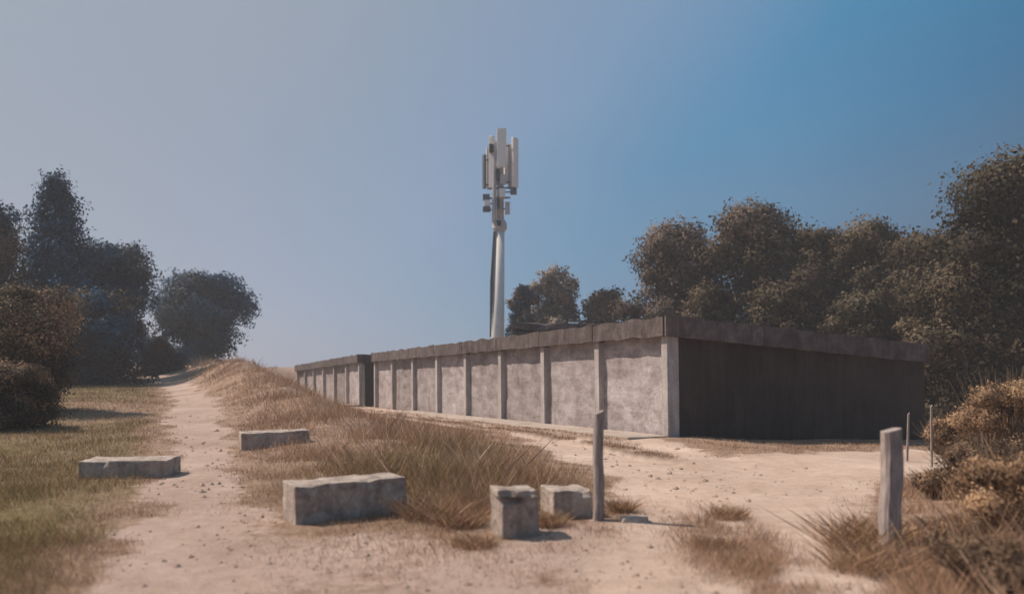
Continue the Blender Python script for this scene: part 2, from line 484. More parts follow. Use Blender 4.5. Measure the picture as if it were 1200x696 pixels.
def pillar_mesh():
    bm = bmesh.new()
    box(bm, -PW / 2, PW / 2, -REC, 0.16, -0.3, 2.375, 0, 0.012)
    bmesh.ops.subdivide_edges(bm, edges=[e for e in bm.edges if e.calc_length() > 1.5], cuts=14)
    roughen(bm, 0.008, 2.2, 4)
    me = bpy.data.meshes.new("pillar"); bm.to_mesh(me); bm.free()
    me.materials.append(M_pillar)
    return me
PANELS = [wall_panel_mesh(i) for i in range(4)]
PILLAR = pillar_mesh()

def fascia_mesh(seed):
    bm = bmesh.new()
    box(bm, -BAY / 2 + 0.012, BAY / 2 - 0.012, -OVH - REC - 0.03, -OVH - REC + 0.02, 2.38, 2.83, 0, 0.008)
    bmesh.ops.subdivide_edges(bm, edges=[e for e in bm.edges if e.calc_length() > 1.5], cuts=18)
    for v in bm.verts:
        v.co.z += noise.noise(Vector((v.co.x * 1.6, seed * 4.1, 0))) * (0.075 if v.co.z > 2.6 else 0.045)
        v.co.y += noise.noise(Vector((v.co.x * 2.3, seed * 1.7, v.co.z))) * 0.015
    me = bpy.data.meshes.new("fascia_board"); bm.to_mesh(me); bm.free()
    me.materials.append(M_fascia)
    return me
FASCIAS = [fascia_mesh(i) for i in range(3)]

def garage_row(n, t0, z0, label, slope=-0.018):
    p = P(t0, 0)
    root = empty("garage_row", (p[0], p[1], z0), (0, slope, ANG))
    tag(root, label, "garages", "rows of concrete garages")
    L = n * BAY
    for i in range(n):
        o = link("wall_panel", PANELS[(i * 3 + n) % 4], None, root, (-(i + 0.5) * BAY - PW / 2 * 0, 0.0, 0))
        o = link("fascia_board", FASCIAS[i % 3], None, root, (-(i + 0.5) * BAY, 0, 0.004 * (i % 2)))
    for i in range(n + 1):
        link("pillar", PILLAR, None, root, (-i * BAY - (PW / 2 if i == 0 else (-PW / 2 if i == n else 0)), 0, 0))
    # end walls, rear wall, floor-to-roof closing
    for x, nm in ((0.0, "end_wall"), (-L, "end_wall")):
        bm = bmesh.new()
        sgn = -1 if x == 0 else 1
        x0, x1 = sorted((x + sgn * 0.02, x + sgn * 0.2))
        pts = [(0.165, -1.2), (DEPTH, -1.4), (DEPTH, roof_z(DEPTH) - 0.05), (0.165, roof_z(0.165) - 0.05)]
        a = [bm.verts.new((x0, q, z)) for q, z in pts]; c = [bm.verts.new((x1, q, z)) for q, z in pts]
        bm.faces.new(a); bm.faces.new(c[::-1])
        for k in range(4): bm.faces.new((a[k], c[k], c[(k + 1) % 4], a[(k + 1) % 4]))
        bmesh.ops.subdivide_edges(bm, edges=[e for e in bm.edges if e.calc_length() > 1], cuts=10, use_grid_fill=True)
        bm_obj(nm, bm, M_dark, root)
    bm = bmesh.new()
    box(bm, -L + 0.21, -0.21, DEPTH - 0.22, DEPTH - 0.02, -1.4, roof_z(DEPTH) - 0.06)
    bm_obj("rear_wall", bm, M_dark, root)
    # roof slab, sloping to the rear
    bm = bmesh.new()
    prof = [(-OVH - REC + 0.025, -0.10), (DEPTH + 0.15, -0.10), (DEPTH + 0.15, 0.0), (-OVH - REC + 0.025, 0.0)]
    a = [bm.verts.new((0.05, q, roof_z(q) + dz)) for q, dz in prof]
    c = [bm.verts.new((-L - 0.05, q, roof_z(q) + dz)) for q, dz in prof]
    bm.faces.new(a); bm.faces.new(c[::-1])
    for k in range(4): bm.faces.new((a[k], c[k], c[(k + 1) % 4], a[(k + 1) % 4]))
    bm_obj("roof", bm, M_roof, root)
    # side fascias along the end walls
    for x in (0.055, -L - 0.055 - 0.05):
        ns = 3
        for k in range(ns):
            q0 = -OVH - REC - 0.03 + (DEPTH + 0.34) * k / ns + 0.01; q1 = -OVH - REC - 0.03 + (DEPTH + 0.34) * (k + 1) / ns - 0.01
            bm = bmesh.new()
            m_ = 8
            for j in range(m_ + 1):
                q = q0 + (q1 - q0) * j / m_
                zt = roof_z(q) + 0.05 + noise.noise(Vector((q * 1.3, x, k))) * 0.03
                zb_ = roof_z(q) - 0.44 - 0.02 * q / DEPTH + noise.noise(Vector((q * 1.9, x + 4, k))) * 0.02
                for xx in (x, x + 0.05):
                    bm.verts.new((xx, q, zb_)); bm.verts.new((xx, q, zt))
            bm.verts.ensure_lookup_table()
            V = bm.verts
            for j in range(m_):
                i0, i1 = j * 4, j * 4 + 4
                bm.faces.new((V[i0], V[i0 + 1], V[i1 + 1], V[i1])); bm.faces.new((V[i0 + 2], V[i1 + 2], V[i1 + 3], V[i0 + 3]))
                bm.faces.new((V[i0 + 1], V[i0 + 3], V[i1 + 3], V[i1 + 1])); bm.faces.new((V[i0], V[i1], V[i1 + 2], V[i0 + 2]))
            bm.faces.new((V[0], V[2], V[3], V[1])); e0 = m_ * 4
            bm.faces.new((V[e0], V[e0 + 1], V[e0 + 3], V[e0 + 2]))
            bm_obj("fascia_board", bm, M_fascia, root)
    # concrete apron slabs in front
    for i in range(n):
        bm = bmesh.new()
        box(bm, -BAY / 2 + 0.015, BAY / 2 - 0.015, -1.12 - REC, -0.17, -0.3, 0.045, 0, 0.015)
        bmesh.ops.subdivide_edges(bm, edges=[e for e in bm.edges if e.calc_length() > 0.8], cuts=6)
        roughen(bm, 0.018, 1.7, i + t0)
        if i < 6: bm_obj("apron_slab", bm, M_apron, root, (-(i + 0.5) * BAY, 0, 0))
        else: bm.free()
    return root
garage_row(8, 0.0, 0.0, "near long row of grey concrete garages with dark shaded end wall facing the road")
garage_row(6, 28.6, -0.485, "farther short row of grey garages half hidden behind the grassy bank", -0.03)

# shed behind the near row
c = ((660 - 600) / F * 41, 41)
root = empty("concrete_shed", (c[0], c[1], -0.5), (0, 0, R(-8)))
tag(root, "low weathered flat-roofed shed behind the garage roof near the mast", "shed")
bm = bmesh.new(); box(bm, -2.2, 4.6, -2.5, 2.5, -0.5, 3.86, 6); roughen(bm, 0.05, 1.1, 2); bm_obj("wall", bm, M_fascia, root)
bm = bmesh.new(); box(bm, -2.35, 4.75, -2.65, 2.65, 3.9, 4.22, 16, 0.03); roughen(bm, 0.15, 0.9, 3); bm_obj("roof", bm, M_fascia, root)

# ------------------------------------------------------------------ mast
MD = 62.0
mx = (583 - 600) / F * MD
def mz(y): return CAM_H + (HOR - y) * MD / F
mast = empty("phone_mast", (mx, MD, -0.9))
tag(mast, "tall white mobile phone mast with panel antennas behind the garages", "mast")
def mpart(name, bm, mat, parent=mast, smooth=False): return bm_obj(name, bm, mat, parent, smooth=smooth)
def ml(px, py, dy=0.0): return Vector(((px - 583) * MD / F, dy, mz(py) + 0.9))
k = MD / F
bm = bmesh.new()
tube(bm, [(0, 0, -0.3), ml(583, 393), ml(585.5, 268)], [0.60, 0.52, 0.38], 24); mpart("pole", bm, M_mast, smooth=True)
bm = bmesh.new(); tube(bm, [ml(585.5, 272), ml(585.5, 268.1), ml(585.5, 262), ml(585.5, 258)], [0.40, 0.56, 0.56, 0.42], 20); mpart("collar", bm, M_grey)
bm = bmesh.new(); box(bm, -0.16, 0.16, -0.64, -0.5, mz(266) + .9, mz(260) + .9, 0, 0.02)
o = mpart("hatch", bm, M_black); o.location.x = ml(585, 0).x
bm = bmesh.new(); tube(bm, [ml(586, 260), ml(587, 160)], [0.30, 0.2], 16); mpart("upper_pole", bm, M_grey, smooth=True)
bm = bmesh.new(); tube(bm, [ml(575.5, 395, -0.1), ml(576, 330, -0.12), ml(579.8, 272, -0.15)], [0.11] * 3, 8); mpart("cable_run", bm, M_black)
bm = bmesh.new(); tube(bm, [ml(577.6, 395, -0.3), ml(578.4, 330, -0.32), ml(581.2, 272, -0.32)], [0.05] * 3, 6); mpart("cable_run", bm, M_slate)
for y in range(388, 280, -12):
    xr = 590.6 - (393 - y) * 0.022
    bm = bmesh.new(); tube(bm, [ml(xr - 1.5, y), ml(xr + 1.6, y)], [0.035, 0.035], 5); mpart("climbing_peg", bm, M_grey)
for y in (380, 350, 320, 292):
    bm = bmesh.new(); x0 = 576 + (350 - y) * 0.03
    tube(bm, [ml(x0 - 1.2, y, -0.1), ml(x0 + 4, y, -0.1)], [0.05, 0.05], 6); mpart("cable_clamp", bm, M_grey)
def antenna(x0, x1, y0, y1, dy, mat, bracket=True, yaw=0.0):
    w = (x1 - x0) * k; zc0, zc1 = mz(y1) + 0.9, mz(y0) + 0.9
    bm = bmesh.new(); box(bm, -w / 2, w / 2, -0.12, 0.12, zc0, zc1, 0, min(0.06, w * 0.2))
    o = bm_obj("antenna_panel", bm, mat, mast, (ml((x0 + x1) / 2, 0).x, dy, 0), rot=(0, 0, yaw))
    if bracket:
        c_ = ml((x0 + x1) / 2, 0).x; px_ = ml(586, 0).x
        for f in (0.12, 0.85):
            bm = bmesh.new(); z_ = zc0 + (zc1 - zc0) * f
            a_ = Vector((0, 0.1, z_)); b_ = Vector((px_ - c_, -dy, z_))
            b_ = Matrix.Rotation(-yaw, 3, 'Z') @ b_
            tube(bm, [a_, b_], [0.06, 0.06], 6)
            bm_obj("bracket", bm, M_slate, o)
    return o
antenna(582.5, 593.5, 154, 199, -0.75, M_white)
antenna(598.5, 608.5, 163, 221, -0.25, M_white, yaw=R(55))
antenna(595.8, 599.6, 170, 222, -0.05, M_grey, False, R(55))
antenna(565.5, 569.5, 181, 221, 0.1, M_slate, yaw=R(-50))
antenna(573.0, 579.5, 161, 222, -0.35, M_grey, yaw=R(-35))
antenna(590.5, 596.0, 165, 214, 0.6, M_white, True, R(20))
antenna(569.5, 573.5, 172, 219, 0.35, M_grey, True, R(-70))
antenna(577.5, 582.5, 166, 205, 0.5, M_grey, True, R(-15))
def radio(x0, x1, y0, y1, dy, mat):
    bm = bmesh.new(); w = (x1 - x0) * k
    box(bm, -w / 2, w / 2, -0.2, 0.2, mz(y1) + .9, mz(y0) + .9, 0, 0.03)
    o = bm_obj("radio_unit", bm, mat, mast, (ml((x0 + x1) / 2, 0).x, dy, 0))
    bm = bmesh.new(); tube(bm, [(0, 0.15, (mz(y1) + mz(y0)) / 2 + .9), (ml(586, 0).x - o.location.x, -dy, (mz(y1) + mz(y0)) / 2 + .9)], [0.05, 0.05], 6)
    bm_obj("bracket", bm, M_slate, o)
for a in [(573.5, 578.5, 172, 181, -0.6, M_black), (566, 574, 229, 236, -0.3, M_slate), (566, 575, 243, 249, -0.2, M_slate), (568, 574.5, 236.5, 242.5, -0.45, M_white),
          (598, 605.5, 222, 229, -0.3, M_slate), (585, 592, 223, 233, -0.5, M_white), (592, 597.5, 238, 252, -0.3, M_grey), (582.2, 585.8, 200, 214, -0.55, M_black),
          (582.2, 585.4, 235, 246, -0.55, M_black), (586, 593, 207, 218, -0.55, M_grey)]: radio(*a)
bm = bmesh.new(); tube(bm, [ml(579, 262, -0.45), ml(580, 168, -0.5)], [0.17, 0.17], 10); mpart("support_pipe", bm, M_grey)
bm = bmesh.new(); tube(bm, [ml(571, 222.5, -0.35), ml(604, 221, -0.35)], [0.07, 0.07], 6); mpart("cross_bar", bm, M_slate)
bm = bmesh.new(); tube(bm, [ml(570, 233, -0.1), ml(598, 232, -0.1)], [0.07, 0.07], 6); mpart("cross_bar", bm, M_slate)

# ------------------------------------------------------------------ stone blocks
def rough_block(w, d, h, seed, bev=0.014, amp=0.013, cuts=11, chips=5):
    bm = bmesh.new()
    box(bm, 0, w, 0, d, -0.12, h)
    bmesh.ops.bevel(bm, geom=bm.edges[:], offset=bev, segments=2, affect='EDGES', profile=0.5)
    bmesh.ops.subdivide_edges(bm, edges=[e for e in bm.edges if e.calc_length() > bev * 3], cuts=cuts, use_grid_fill=True)
    rs = random.Random(seed)
    cc = [Vector((rs.uniform(0, w), rs.choice((0, d)), h)) for _ in range(chips)]
    ctr = Vector((w / 2, d / 2, h / 2))
    for v in bm.verts:
        for c_ in cc:
            q = (v.co - c_).length
            if q < 0.1: v.co += (ctr - v.co).normalized() * (0.1 - q) * 0.45
    roughen(bm, amp, 5.0, seed)
    return bm
def place_block(name, px, py, ang, w, d, h, seed, label, mat=None, sink=0.0, **kw):
    x, y = U(px, py)
    o = bm_obj(name, rough_block(w, d, h, seed, **kw), mat or M_block, None, (x, y, gz1(x + w / 2, y + d / 2) - sink))
    o.rotation_euler = (R(random.uniform(-1.2, 1.2)), R(random.uniform(-1.2, 1.2)), R(ang))
    return tag(o, label, "stone block", "concrete blocks along the track")
place_block("stone_block", 346, 615, 29, 1.24, 0.55, 0.40, 1, "largest pale concrete block lying in front of the grassy bank")
place_block("stone_block", 283, 528, 24, 1.32, 0.60, 0.27, 2, "long low concrete block beside the bend of the sandy path")
place_block("stone_block", 92, 561, 6, 1.25, 0.62, 0.26, 3, "flat concrete block on the green grass left of the path")
place_block("stone_block", 649, 608, 14, 0.44, 0.52, 0.30, 5, "small squat concrete block against the thin dark post", chips=3)
# the broken upright block with a cap
x, y = U(589, 632)
root = empty("stone_block", (x, y, gz1(x, y)), (0, 0, R(21)))
tag(root, "broken concrete block with a pale upright edge under its cap", "stone block", "concrete blocks along the track")
bm = rough_block(0.38, 0.34, 0.42, 8, 0.015, 0.022, 11, 8); bm_obj("body", bm, M_block, root)
bm = rough_block(0.41, 0.39, 0.055, 9, 0.015, 0.012, 9); bm.verts.ensure_lookup_table()
for v in bm.verts: v.co.z = max(v.co.z, -0.004)
o = bm_obj("cap_slab", bm, M_block, root, (-0.05, 0.01, 0.412)); o.rotation_euler = (0, R(2.5), R(-7))
# pale slab far left at the foot of the trees
place_block("stone_slab", 168, 441, 3, 1.9, 0.5, 0.55, 12, "distant pale slab at the foot of the dark left trees")
place_block("flat_stone", 727, 613, -4, 0.30, 0.17, 0.05, 13, "small flat stone on the sand right of the thin post", bev=0.012, amp=0.008, cuts=3)
place_block("pale_stone", 1150, 640, 10, 0.30, 0.2, 0.22, 14, "pale stone half buried in dry growth at right", bev=0.05, amp=0.03, cuts=4)

# ------------------------------------------------------------------ posts
def post(name, px, py, h, w, d, mat, label, cat, lean=(0, 0), seed=0, ang=0):
    x, y = U(px, py)
    bm = bmesh.new()
    n_ = 12
    prev = None
    for j in range(n_ + 1):
        z = -0.3 + (h + 0.3) * j / n_
        ox = noise.noise(Vector((z * 2.0, seed, 0))) * w * 0.14; oy = noise.noise(Vector((z * 2.0, seed + 9, 0))) * d * 0.14
        tw = 1 - 0.12 * j / n_
        ring = [bm.verts.new((ox + a * w / 2 * tw + noise.noise(Vector((z * 5, a, b_ + seed))) * w * 0.06, oy + b_ * d / 2 * tw, z + (0.02 * a if j == n_ else 0)))
                for a, b_ in ((-1, -.6), (-.7, -1), (.7, -1), (1, -.6), (1, .6), (.7, 1), (-.7, 1), (-1, .6))]
        if prev:
            for q in range(8): bm.faces.new((prev[q], prev[(q + 1) % 8], ring[(q + 1) % 8], ring[q]))
        else: bm.faces.new(ring[::-1])
        prev = ring
    bm.faces.new(prev)
    o = bm_obj(name, bm, mat, None, (x, y, gz1(x, y)))
    o.rotation_euler = (R(lean[0]), R(lean[1]), R(ang))
    return tag(o, label, cat)
post("wooden_post", 701, 609, 1.15, 0.105, 0.10, M_wood, "thin dark weathered post beside the small block in the middle", "post", (0, 0.3), 1, 20)
post("wooden_post", 1043, 648, 1.10, 0.185, 0.15, M_greywood, "thick pale grey post at the right edge of the sandy track", "post", (0, 0.6), 2, 8)
post("wooden_stake", 1063, 540, 0.88, 0.04, 0.035, M_wood, "slim stake just right of the thick pale post's top", "stake", (0, 2), 3)
post("wooden_stake", 1092, 547, 1.05, 0.036, 0.036, M_wood, "taller slim stake standing by the side track at right", "stake", (0, -0.6), 4)

# ------------------------------------------------------------------ foliage
def quads_at(c, nrm, size, asp=0.6):
    n = len(c)
    nrm = nrm / (np.linalg.norm(nrm, axis=1, keepdims=True) + 1e-9)
    r = rng.normal(size=(n, 3)); a = np.cross(nrm, r); a /= (np.linalg.norm(a, axis=1, keepdims=True) + 1e-9)
    b_ = np.cross(nrm, a)
    s_ = size[:, None]
    v = np.empty((n, 4, 3))
    bend = nrm * s_ * 0.22
    v[:, 0] = c - a * s_; v[:, 1] = c - b_ * s_ * asp + bend; v[:, 2] = c + a * s_; v[:, 3] = c + b_ * s_ * asp + bend
    return v.reshape(-1, 3)

def crown_mesh(lobes, n, size, tones, var=0.45, inner=0.5):
    """lobes: (x,y,z,rx,rz); leaf faces spread through each lobe's volume, denser at its skin"""
    lobes = np.array(lobes); w = lobes[:, 3] ** 2; w = w / w.sum()
    pick = rng.choice(len(lobes), n, p=w)
    L = lobes[pick]
    d = rng.normal(size=(n, 3)); d /= np.linalg.norm(d, axis=1, keepdims=True)
    r = 1 - np.abs(rng.normal(size=n)) * inner * 0.7
    ph = L[:, 0] * 9 + L[:, 2] * 4
    lump = 1 + 0.22 * np.sin(d[:, 0] * 4 + ph) * np.sin(d[:, 1] * 5 + ph * 1.3) + 0.2 * np.sin(d[:, 2] * 6 + d[:, 0] * 5 + ph * .7) + 0.1 * np.sin(d[:, 2] * 14 + d[:, 1] * 15 + ph)
    r = np.clip(r, 0.05, 1) * lump + np.abs(rng.normal(size=n)) * 0.08 * (rng.random(n) < 0.35)
    c = np.stack([L[:, 0] + d[:, 0] * L[:, 3] * r, L[:, 1] + d[:, 1] * L[:, 3] * r, L[:, 2] + d[:, 2] * L[:, 4] * r], 1)
    c += rng.normal(size=(n, 3)) * size * 0.5
    nrm = d * 0.9 + rng.normal(size=(n, 3)) * 0.55 + np.array([0, 0, 0.25])
    sz = size * rng.uniform(0.55, 1.35, n)
    tn = np.array(tones)
    lob_t = rng.integers(0, len(tn), len(lobes)); lob_b = rng.uniform(1 - var, 1 + var, len(lobes))
    col = tn[lob_t[pick]] * lob_b[pick][:, None] * rng.uniform(0.9, 1.1, n)[:, None]
    mixm = rng.random(n) < 0.06
    col[mixm] = tn[rng.integers(0, len(tn), mixm.sum())]
    soft = d + np.stack([L[:, 0] + d[:, 0] * L[:, 3], L[:, 1] + d[:, 1] * L[:, 3], np.zeros(n)], 1) / (np.abs(lobes[:, :2]).max() + lobes[:, 3].max()) * 0.6 + rng.normal(size=(n, 3)) * 0.17
    soft /= np.linalg.norm(soft, axis=1, keepdims=True)
    return quads_at(c, nrm, sz), np.repeat(col, 4, axis=0), np.repeat(soft, 4, axis=0)

def tree(name, label, px, ytop, wpx, dist, tones, shape='round', n=15000, leaf=0.17, group=None, base_frac=0.15, lobes_n=22, cat="tree", seed=0):
    rs = random.Random(seed * 31 + 5)
    x, y = (px - 600) / F * dist, dist
    zb = gz1(x, y)
    top = CAM_H + (HOR - ytop) * dist / F
    H = top - zb; W = wpx * dist / F / 2
    root = empty(name, (x, y, zb))
    tag(root, label, cat, group)
    lobes = []
    lobes_n = int(lobes_n * 1.5)
    for i in range(lobes_n):
        u = ((i + 0.5) / lobes_n) ** 0.9             # height through the crown
        if shape == 'cone': prof = 0.10 + 0.98 * (1 - u) ** 0.8
        elif shape == 'tall': prof = max(0.3, math.sin(math.pi * (0.20 + 0.70 * u)) ** 0.65)
        else: prof = max(0.3, math.sin(math.pi * (0.22 + 0.68 * u)) ** 0.6)
        a = i * 2.399 + rs.uniform(-.6, .6)
        lr = W * (rs.choice((0.22, 0.3, 0.38, 0.48)) * rs.uniform(.85, 1.15) if shape != 'cone' else (0.16 + 0.32 * (1 - u)) * rs.uniform(.7, 1.25))
        rr = max(0, prof * W - lr * 0.6) * (rs.uniform(0.35, 1.12) if i % 4 else rs.uniform(0, .4))
        z = H * base_frac + (H - H * base_frac) * u
        z = min(z, H - lr * 0.6)
        lobes.append((rr * math.cos(a), rr * math.sin(a) * 0.9, z, lr, lr * rs.uniform(0.65, 1.0) * (1.3 if shape == 'cone' else 1)))
    v, col, nr = crown_mesh(lobes, int(n * 1.7), leaf * 0.66, tones)
    link("crown", np_mesh("crown", v, 4, col, nrm=nr), M_leaf, root)
    bm = bmesh.new()
    tr = max(0.07, 0.02 * H + 0.03)
    lean = rs.uniform(-.05, .05) * H
    tube(bm, [(0, 0, -0.3), (0.02 * H, 0, H * .15), (lean, .02 * H, H * .5), (lean * 1.3, 0, H * .85)], [tr * 1.3, tr, tr * .65, tr * .15], 8)
    for i in range(0, lobes_n, 2):
        lx, ly, lz, lr, _ = lobes[i]
        z0 = max(H * .12, min(H * .7, lz - 0.45 * math.hypot(lx, ly) - 0.1 * H))
        f = z0 / H
        p0 = Vector((lean * min(1, f * 2), 0.01 * H, z0)); p2 = Vector((lx, ly, lz))
        p1 = p0.lerp(p2, .5) + Vector((0, 0, -.04 * H))
        tube(bm, [p0, p1, p2], [tr * .45, tr * .3, tr * .08], 5)
    bm_obj("trunk", bm, M_bark, root)
    return root

OLIVE = [(0.140, 0.105, 0.064), (0.170, 0.126, 0.080), (0.105, 0.082, 0.052)]
GREYOL = [(0.22, 0.165, 0.13), (0.165, 0.128, 0.10), (0.26, 0.20, 0.158)]
DARKG = [(0.098, 0.077, 0.047), (0.122, 0.094, 0.058), (0.076, 0.063, 0.041)]
BLUEG = [(0.030, 0.095, 0.175), (0.040, 0.110, 0.190), (0.026, 0.078, 0.145)]
TEAL = [(0.040, 0.096, 0.155), (0.085, 0.098, 0.110), (0.034, 0.082, 0.138)]
BROWN = [(0.40, 0.26, 0.155), (0.30, 0.19, 0.115), (0.50, 0.34, 0.21)]
DBROWN = [(0.22, 0.148, 0.096), (0.16, 0.11, 0.074), (0.28, 0.185, 0.115)]

GR, GL = "trees behind the garages", "trees on the left"
tree("broadleaf_tree", "rounded grey-green tree at the left end of the right-hand wood", 792, 265, 128, 46, GREYOL, 'tall', 26000, 0.16, GR, 0.12, 26, seed=1)
tree("broadleaf_tree", "pale domed tree with the highest crown above the garage roof", 888, 246, 165, 44, GREYOL + OLIVE, 'tall', 34000, 0.16, GR, 0.10, 30, seed=2)
tree("broadleaf_tree", "dark tree between the pale domed tree and the twin-topped tree", 958, 270, 112, 42, OLIVE, 'round', 18000, 0.15, GR, 0.1, 24, seed=3)
tree("broadleaf_tree", "dark twin-topped tree over the right part of the end wall", 1026, 262, 120, 40, DARKG + OLIVE, 'round', 20000, 0.15, GR, 0.1, 26, seed=4)
tree("broadleaf_tree", "dark low-topped tree just past the end wall's far corner", 1100, 276, 150, 36, DARKG, 'round', 26000, 0.14, GR, 0.05, 26, seed=5)
tree("broadleaf_tree", "tall dark tree leaning out of frame at the right edge", 1205, 188, 230, 30, DARKG, 'round', 46000, 0.125, GR, 0.04, 46, seed=6)
tree("broadleaf_tree", "dark bushy tree filling the gap below the tall right tree", 1135, 322, 150, 30, DARKG + OLIVE, 'round', 26000, 0.12, GR, 0.02, 24, seed=7)
tree("broadleaf_tree", "round grey tree behind the shed to the right of the mast", 648, 319, 80, 62, [(0.28, 0.22, 0.185), (0.22, 0.18, 0.15), (0.33, 0.27, 0.22)], 'round', 12000, 0.2, GR, 0.1, 20, seed=8)
tree("broadleaf_tree", "small bluish tree right beside the mast above the roof", 611, 336, 36, 58, TEAL + GREYOL, 'tall', 5000, 0.17, GR, 0.45, 30, seed=19)
tree("broadleaf_tree", "low dark tree between the round grey tree and the wood", 708, 342, 62, 60, OLIVE + GREYOL, 'round', 10000, 0.2, GR, 0.1, 18, seed=10)
for i, (px, yt, w, dist, lab) in enumerate([(925, 335, 120, 38, "dark green shrub behind the middle of the end wall"), (1020, 345, 120, 36, "dark green shrub behind the right part of the end wall"),
                                            (835, 338, 90, 40, "dark green shrub behind the garage corner")]):
    tree("tall_shrub", lab, px, yt, w, dist, OLIVE + DARKG, 'round', 11000, 0.14, "shrubs under the wood", 0.02, 16, "shrub", seed=20 + i)
# left wood
tree("conifer_tree", "tall pointed blue-green tree on the left with the highest tip", 66, 208, 165, 48, BLUEG, 'cone', 26000, 0.16, GL, 0.04, 38, seed=11)
tree("broadleaf_tree", "brownish-topped tree right of the pointed blue-green one", 128, 288, 125, 52, TEAL + TEAL + GREYOL, 'round', 18000, 0.17, GL, 0.04, 24, seed=12)
tree("broadleaf_tree", "round blue-green tree standing apart at the end of the path", 236, 322, 122, 66, TEAL + BLUEG, 'round', 22000, 0.2, GL, 0.03, 28, seed=13)
tree("broadleaf_tree", "brown-grey tree cut by the left edge of the picture", -14, 240, 110, 44, DBROWN + TEAL, 'round', 18000, 0.15, GL, 0.05, 26, seed=14)
tree("broadleaf_tree", "dark low tree under the pointed blue-green one", 110, 345, 130, 44, BLUEG + DARKG, 'round', 15000, 0.15, GL, 0.02, 22, seed=15)
tree("tall_shrub", "low dark shrub at the foot of the trees beside the path's end", 185, 398, 80, 58, TEAL + DARKG, 'round', 8000, 0.16, "shrubs at the foot of the left wood", 0.02, 14, "shrub", seed=16)
tree("tall_shrub", "brown shrub in front of the left trees at the frame edge", 28, 338, 150, 25, DBROWN + OLIVE + DARKG, 'round', 28000, 0.07, "shrubs at the foot of the left wood", 0.02, 22, "shrub", seed=17)
tree("tall_shrub", "lower dark brown shrub on the left grass", 8, 430, 110, 20, DBROWN + DARKG, 'round', 18000, 0.05, "shrubs at the foot of the left wood", 0.02, 16, "shrub", seed=18)

# dry bushes on the right, leafy and twiggy
def dry_bush(px, dist, ytop, wpx, tones, label, n=6000, leaf=0.035, seed=0):
    rs = random.Random(seed + 400)
    x, y = (px - 600) / F * dist, dist
    zb = gz1(x, y)
    H = CAM_H + (HOR - ytop) * dist / F - zb; W = wpx * dist / F / 2
    root = empty("dry_bush", (x, y, zb))
    tag(root, label, "bush", "dry bushes at the right of the track")
    lobes = []
    bm = bmesh.new()
    for i in range(16):
        a = i * 2.399; u = rs.uniform(0.15, 0.92)
        rr = W * rs.uniform(0.15, 0.8) * math.sin(math.pi * (0.2 + 0.7 * u))
        lr = W * rs.uniform(0.22, 0.38)
        px_, py_, pz_ = rr * math.cos(a), rr * math.sin(a), H * u
        lobes.append((px_, py_, min(pz_, H - lr * .6), lr, lr * .8))
    for i in range(170):
        a = rs.uniform(0, 6.28); rr = W * rs.uniform(.1, 1.15); hh = H * rs.uniform(0.5, 1.2)
        p2 = Vector((rr * math.cos(a), rr * math.sin(a), hh)); p0 = Vector((p2.x * .15, p2.y * .15, -.05))
        p1 = p0.lerp(p2, .5) + Vector((rs.uniform(-.06, .06), rs.uniform(-.06, .06), .05))
        tube(bm, [p0, p1, p2], [.007, .005, .0025], 3, False)
    v, col, nr = crown_mesh(lobes, n, leaf, tones, 0.35, 0.9)
    link("foliage", np_mesh("foliage", v, 4, col, nrm=nr), M_leaf, root)
    bm_obj("twigs", bm, M_twig, root)
for i, a in enumerate([(1185, 12.0, 448, 120, BROWN + DBROWN, "tall brown bush at the right frame edge under the trees"),
                       (1160, 9.2, 520, 130, DBROWN, "dark brown bush behind the pale half buried stone"),
                       (1105, 10.0, 552, 80, DBROWN, "dark low bush right behind the thick pale post"),
                       (1195, 7.2, 540, 150, BROWN, "rusty brown bush nearest to the right frame edge"),
                       (1110, 7.4, 610, 100, BROWN + DBROWN, "low rusty bush in front of the thick pale post's right side"),
                       (1170, 5.6, 640, 170, DBROWN, "dark bush in the bottom right corner"),
                       (1150, 16.5, 478, 90, BROWN, "sunlit tan bush beyond the side track at right"),
                       (1105, 17.0, 492, 60, BROWN + DBROWN, "low tan bush behind the taller slim stake")]):
    dry_bush(*a, n=22000, leaf=0.009 + 0.0009 * a[1], seed=i)

# ------------------------------------------------------------------ grass
def blades(x, y, h, w, tones_idx, palette, lean=0.5, var=0.38):
    n = len(x)
    z = gz(x, y) - 0.01
    a = rng.uniform(0, 2 * np.pi, n); ln = h * rng.uniform(0.05, lean, n) * 2
    dx, dy = np.cos(a), np.sin(a)
    fa = rng.uniform(0, 2 * np.pi, n); sx, sy = np.cos(fa) * w / 2, np.sin(fa) * w / 2
    base = np.stack([x, y, z], 1)
    mid = base + np.stack([dx * ln * .5, dy * ln * .5, h * .53], 1)
    tip = base + np.stack([dx * ln, dy * ln, h], 1)
    side = np.stack([sx, sy, np.zeros(n)], 1)
    v = np.empty((n, 4, 3))
    v[:, 0] = base - side * .8; v[:, 1] = base + side * .8
    v[:, 2] = tip; v[:, 3] = mid - side * 0.9
    col = np.array(palette)[tones_idx] * rng.uniform(1 - var, 1 + var, n)[:, None]
    return v.reshape(-1, 3), np.repeat(col, 4, axis=0)

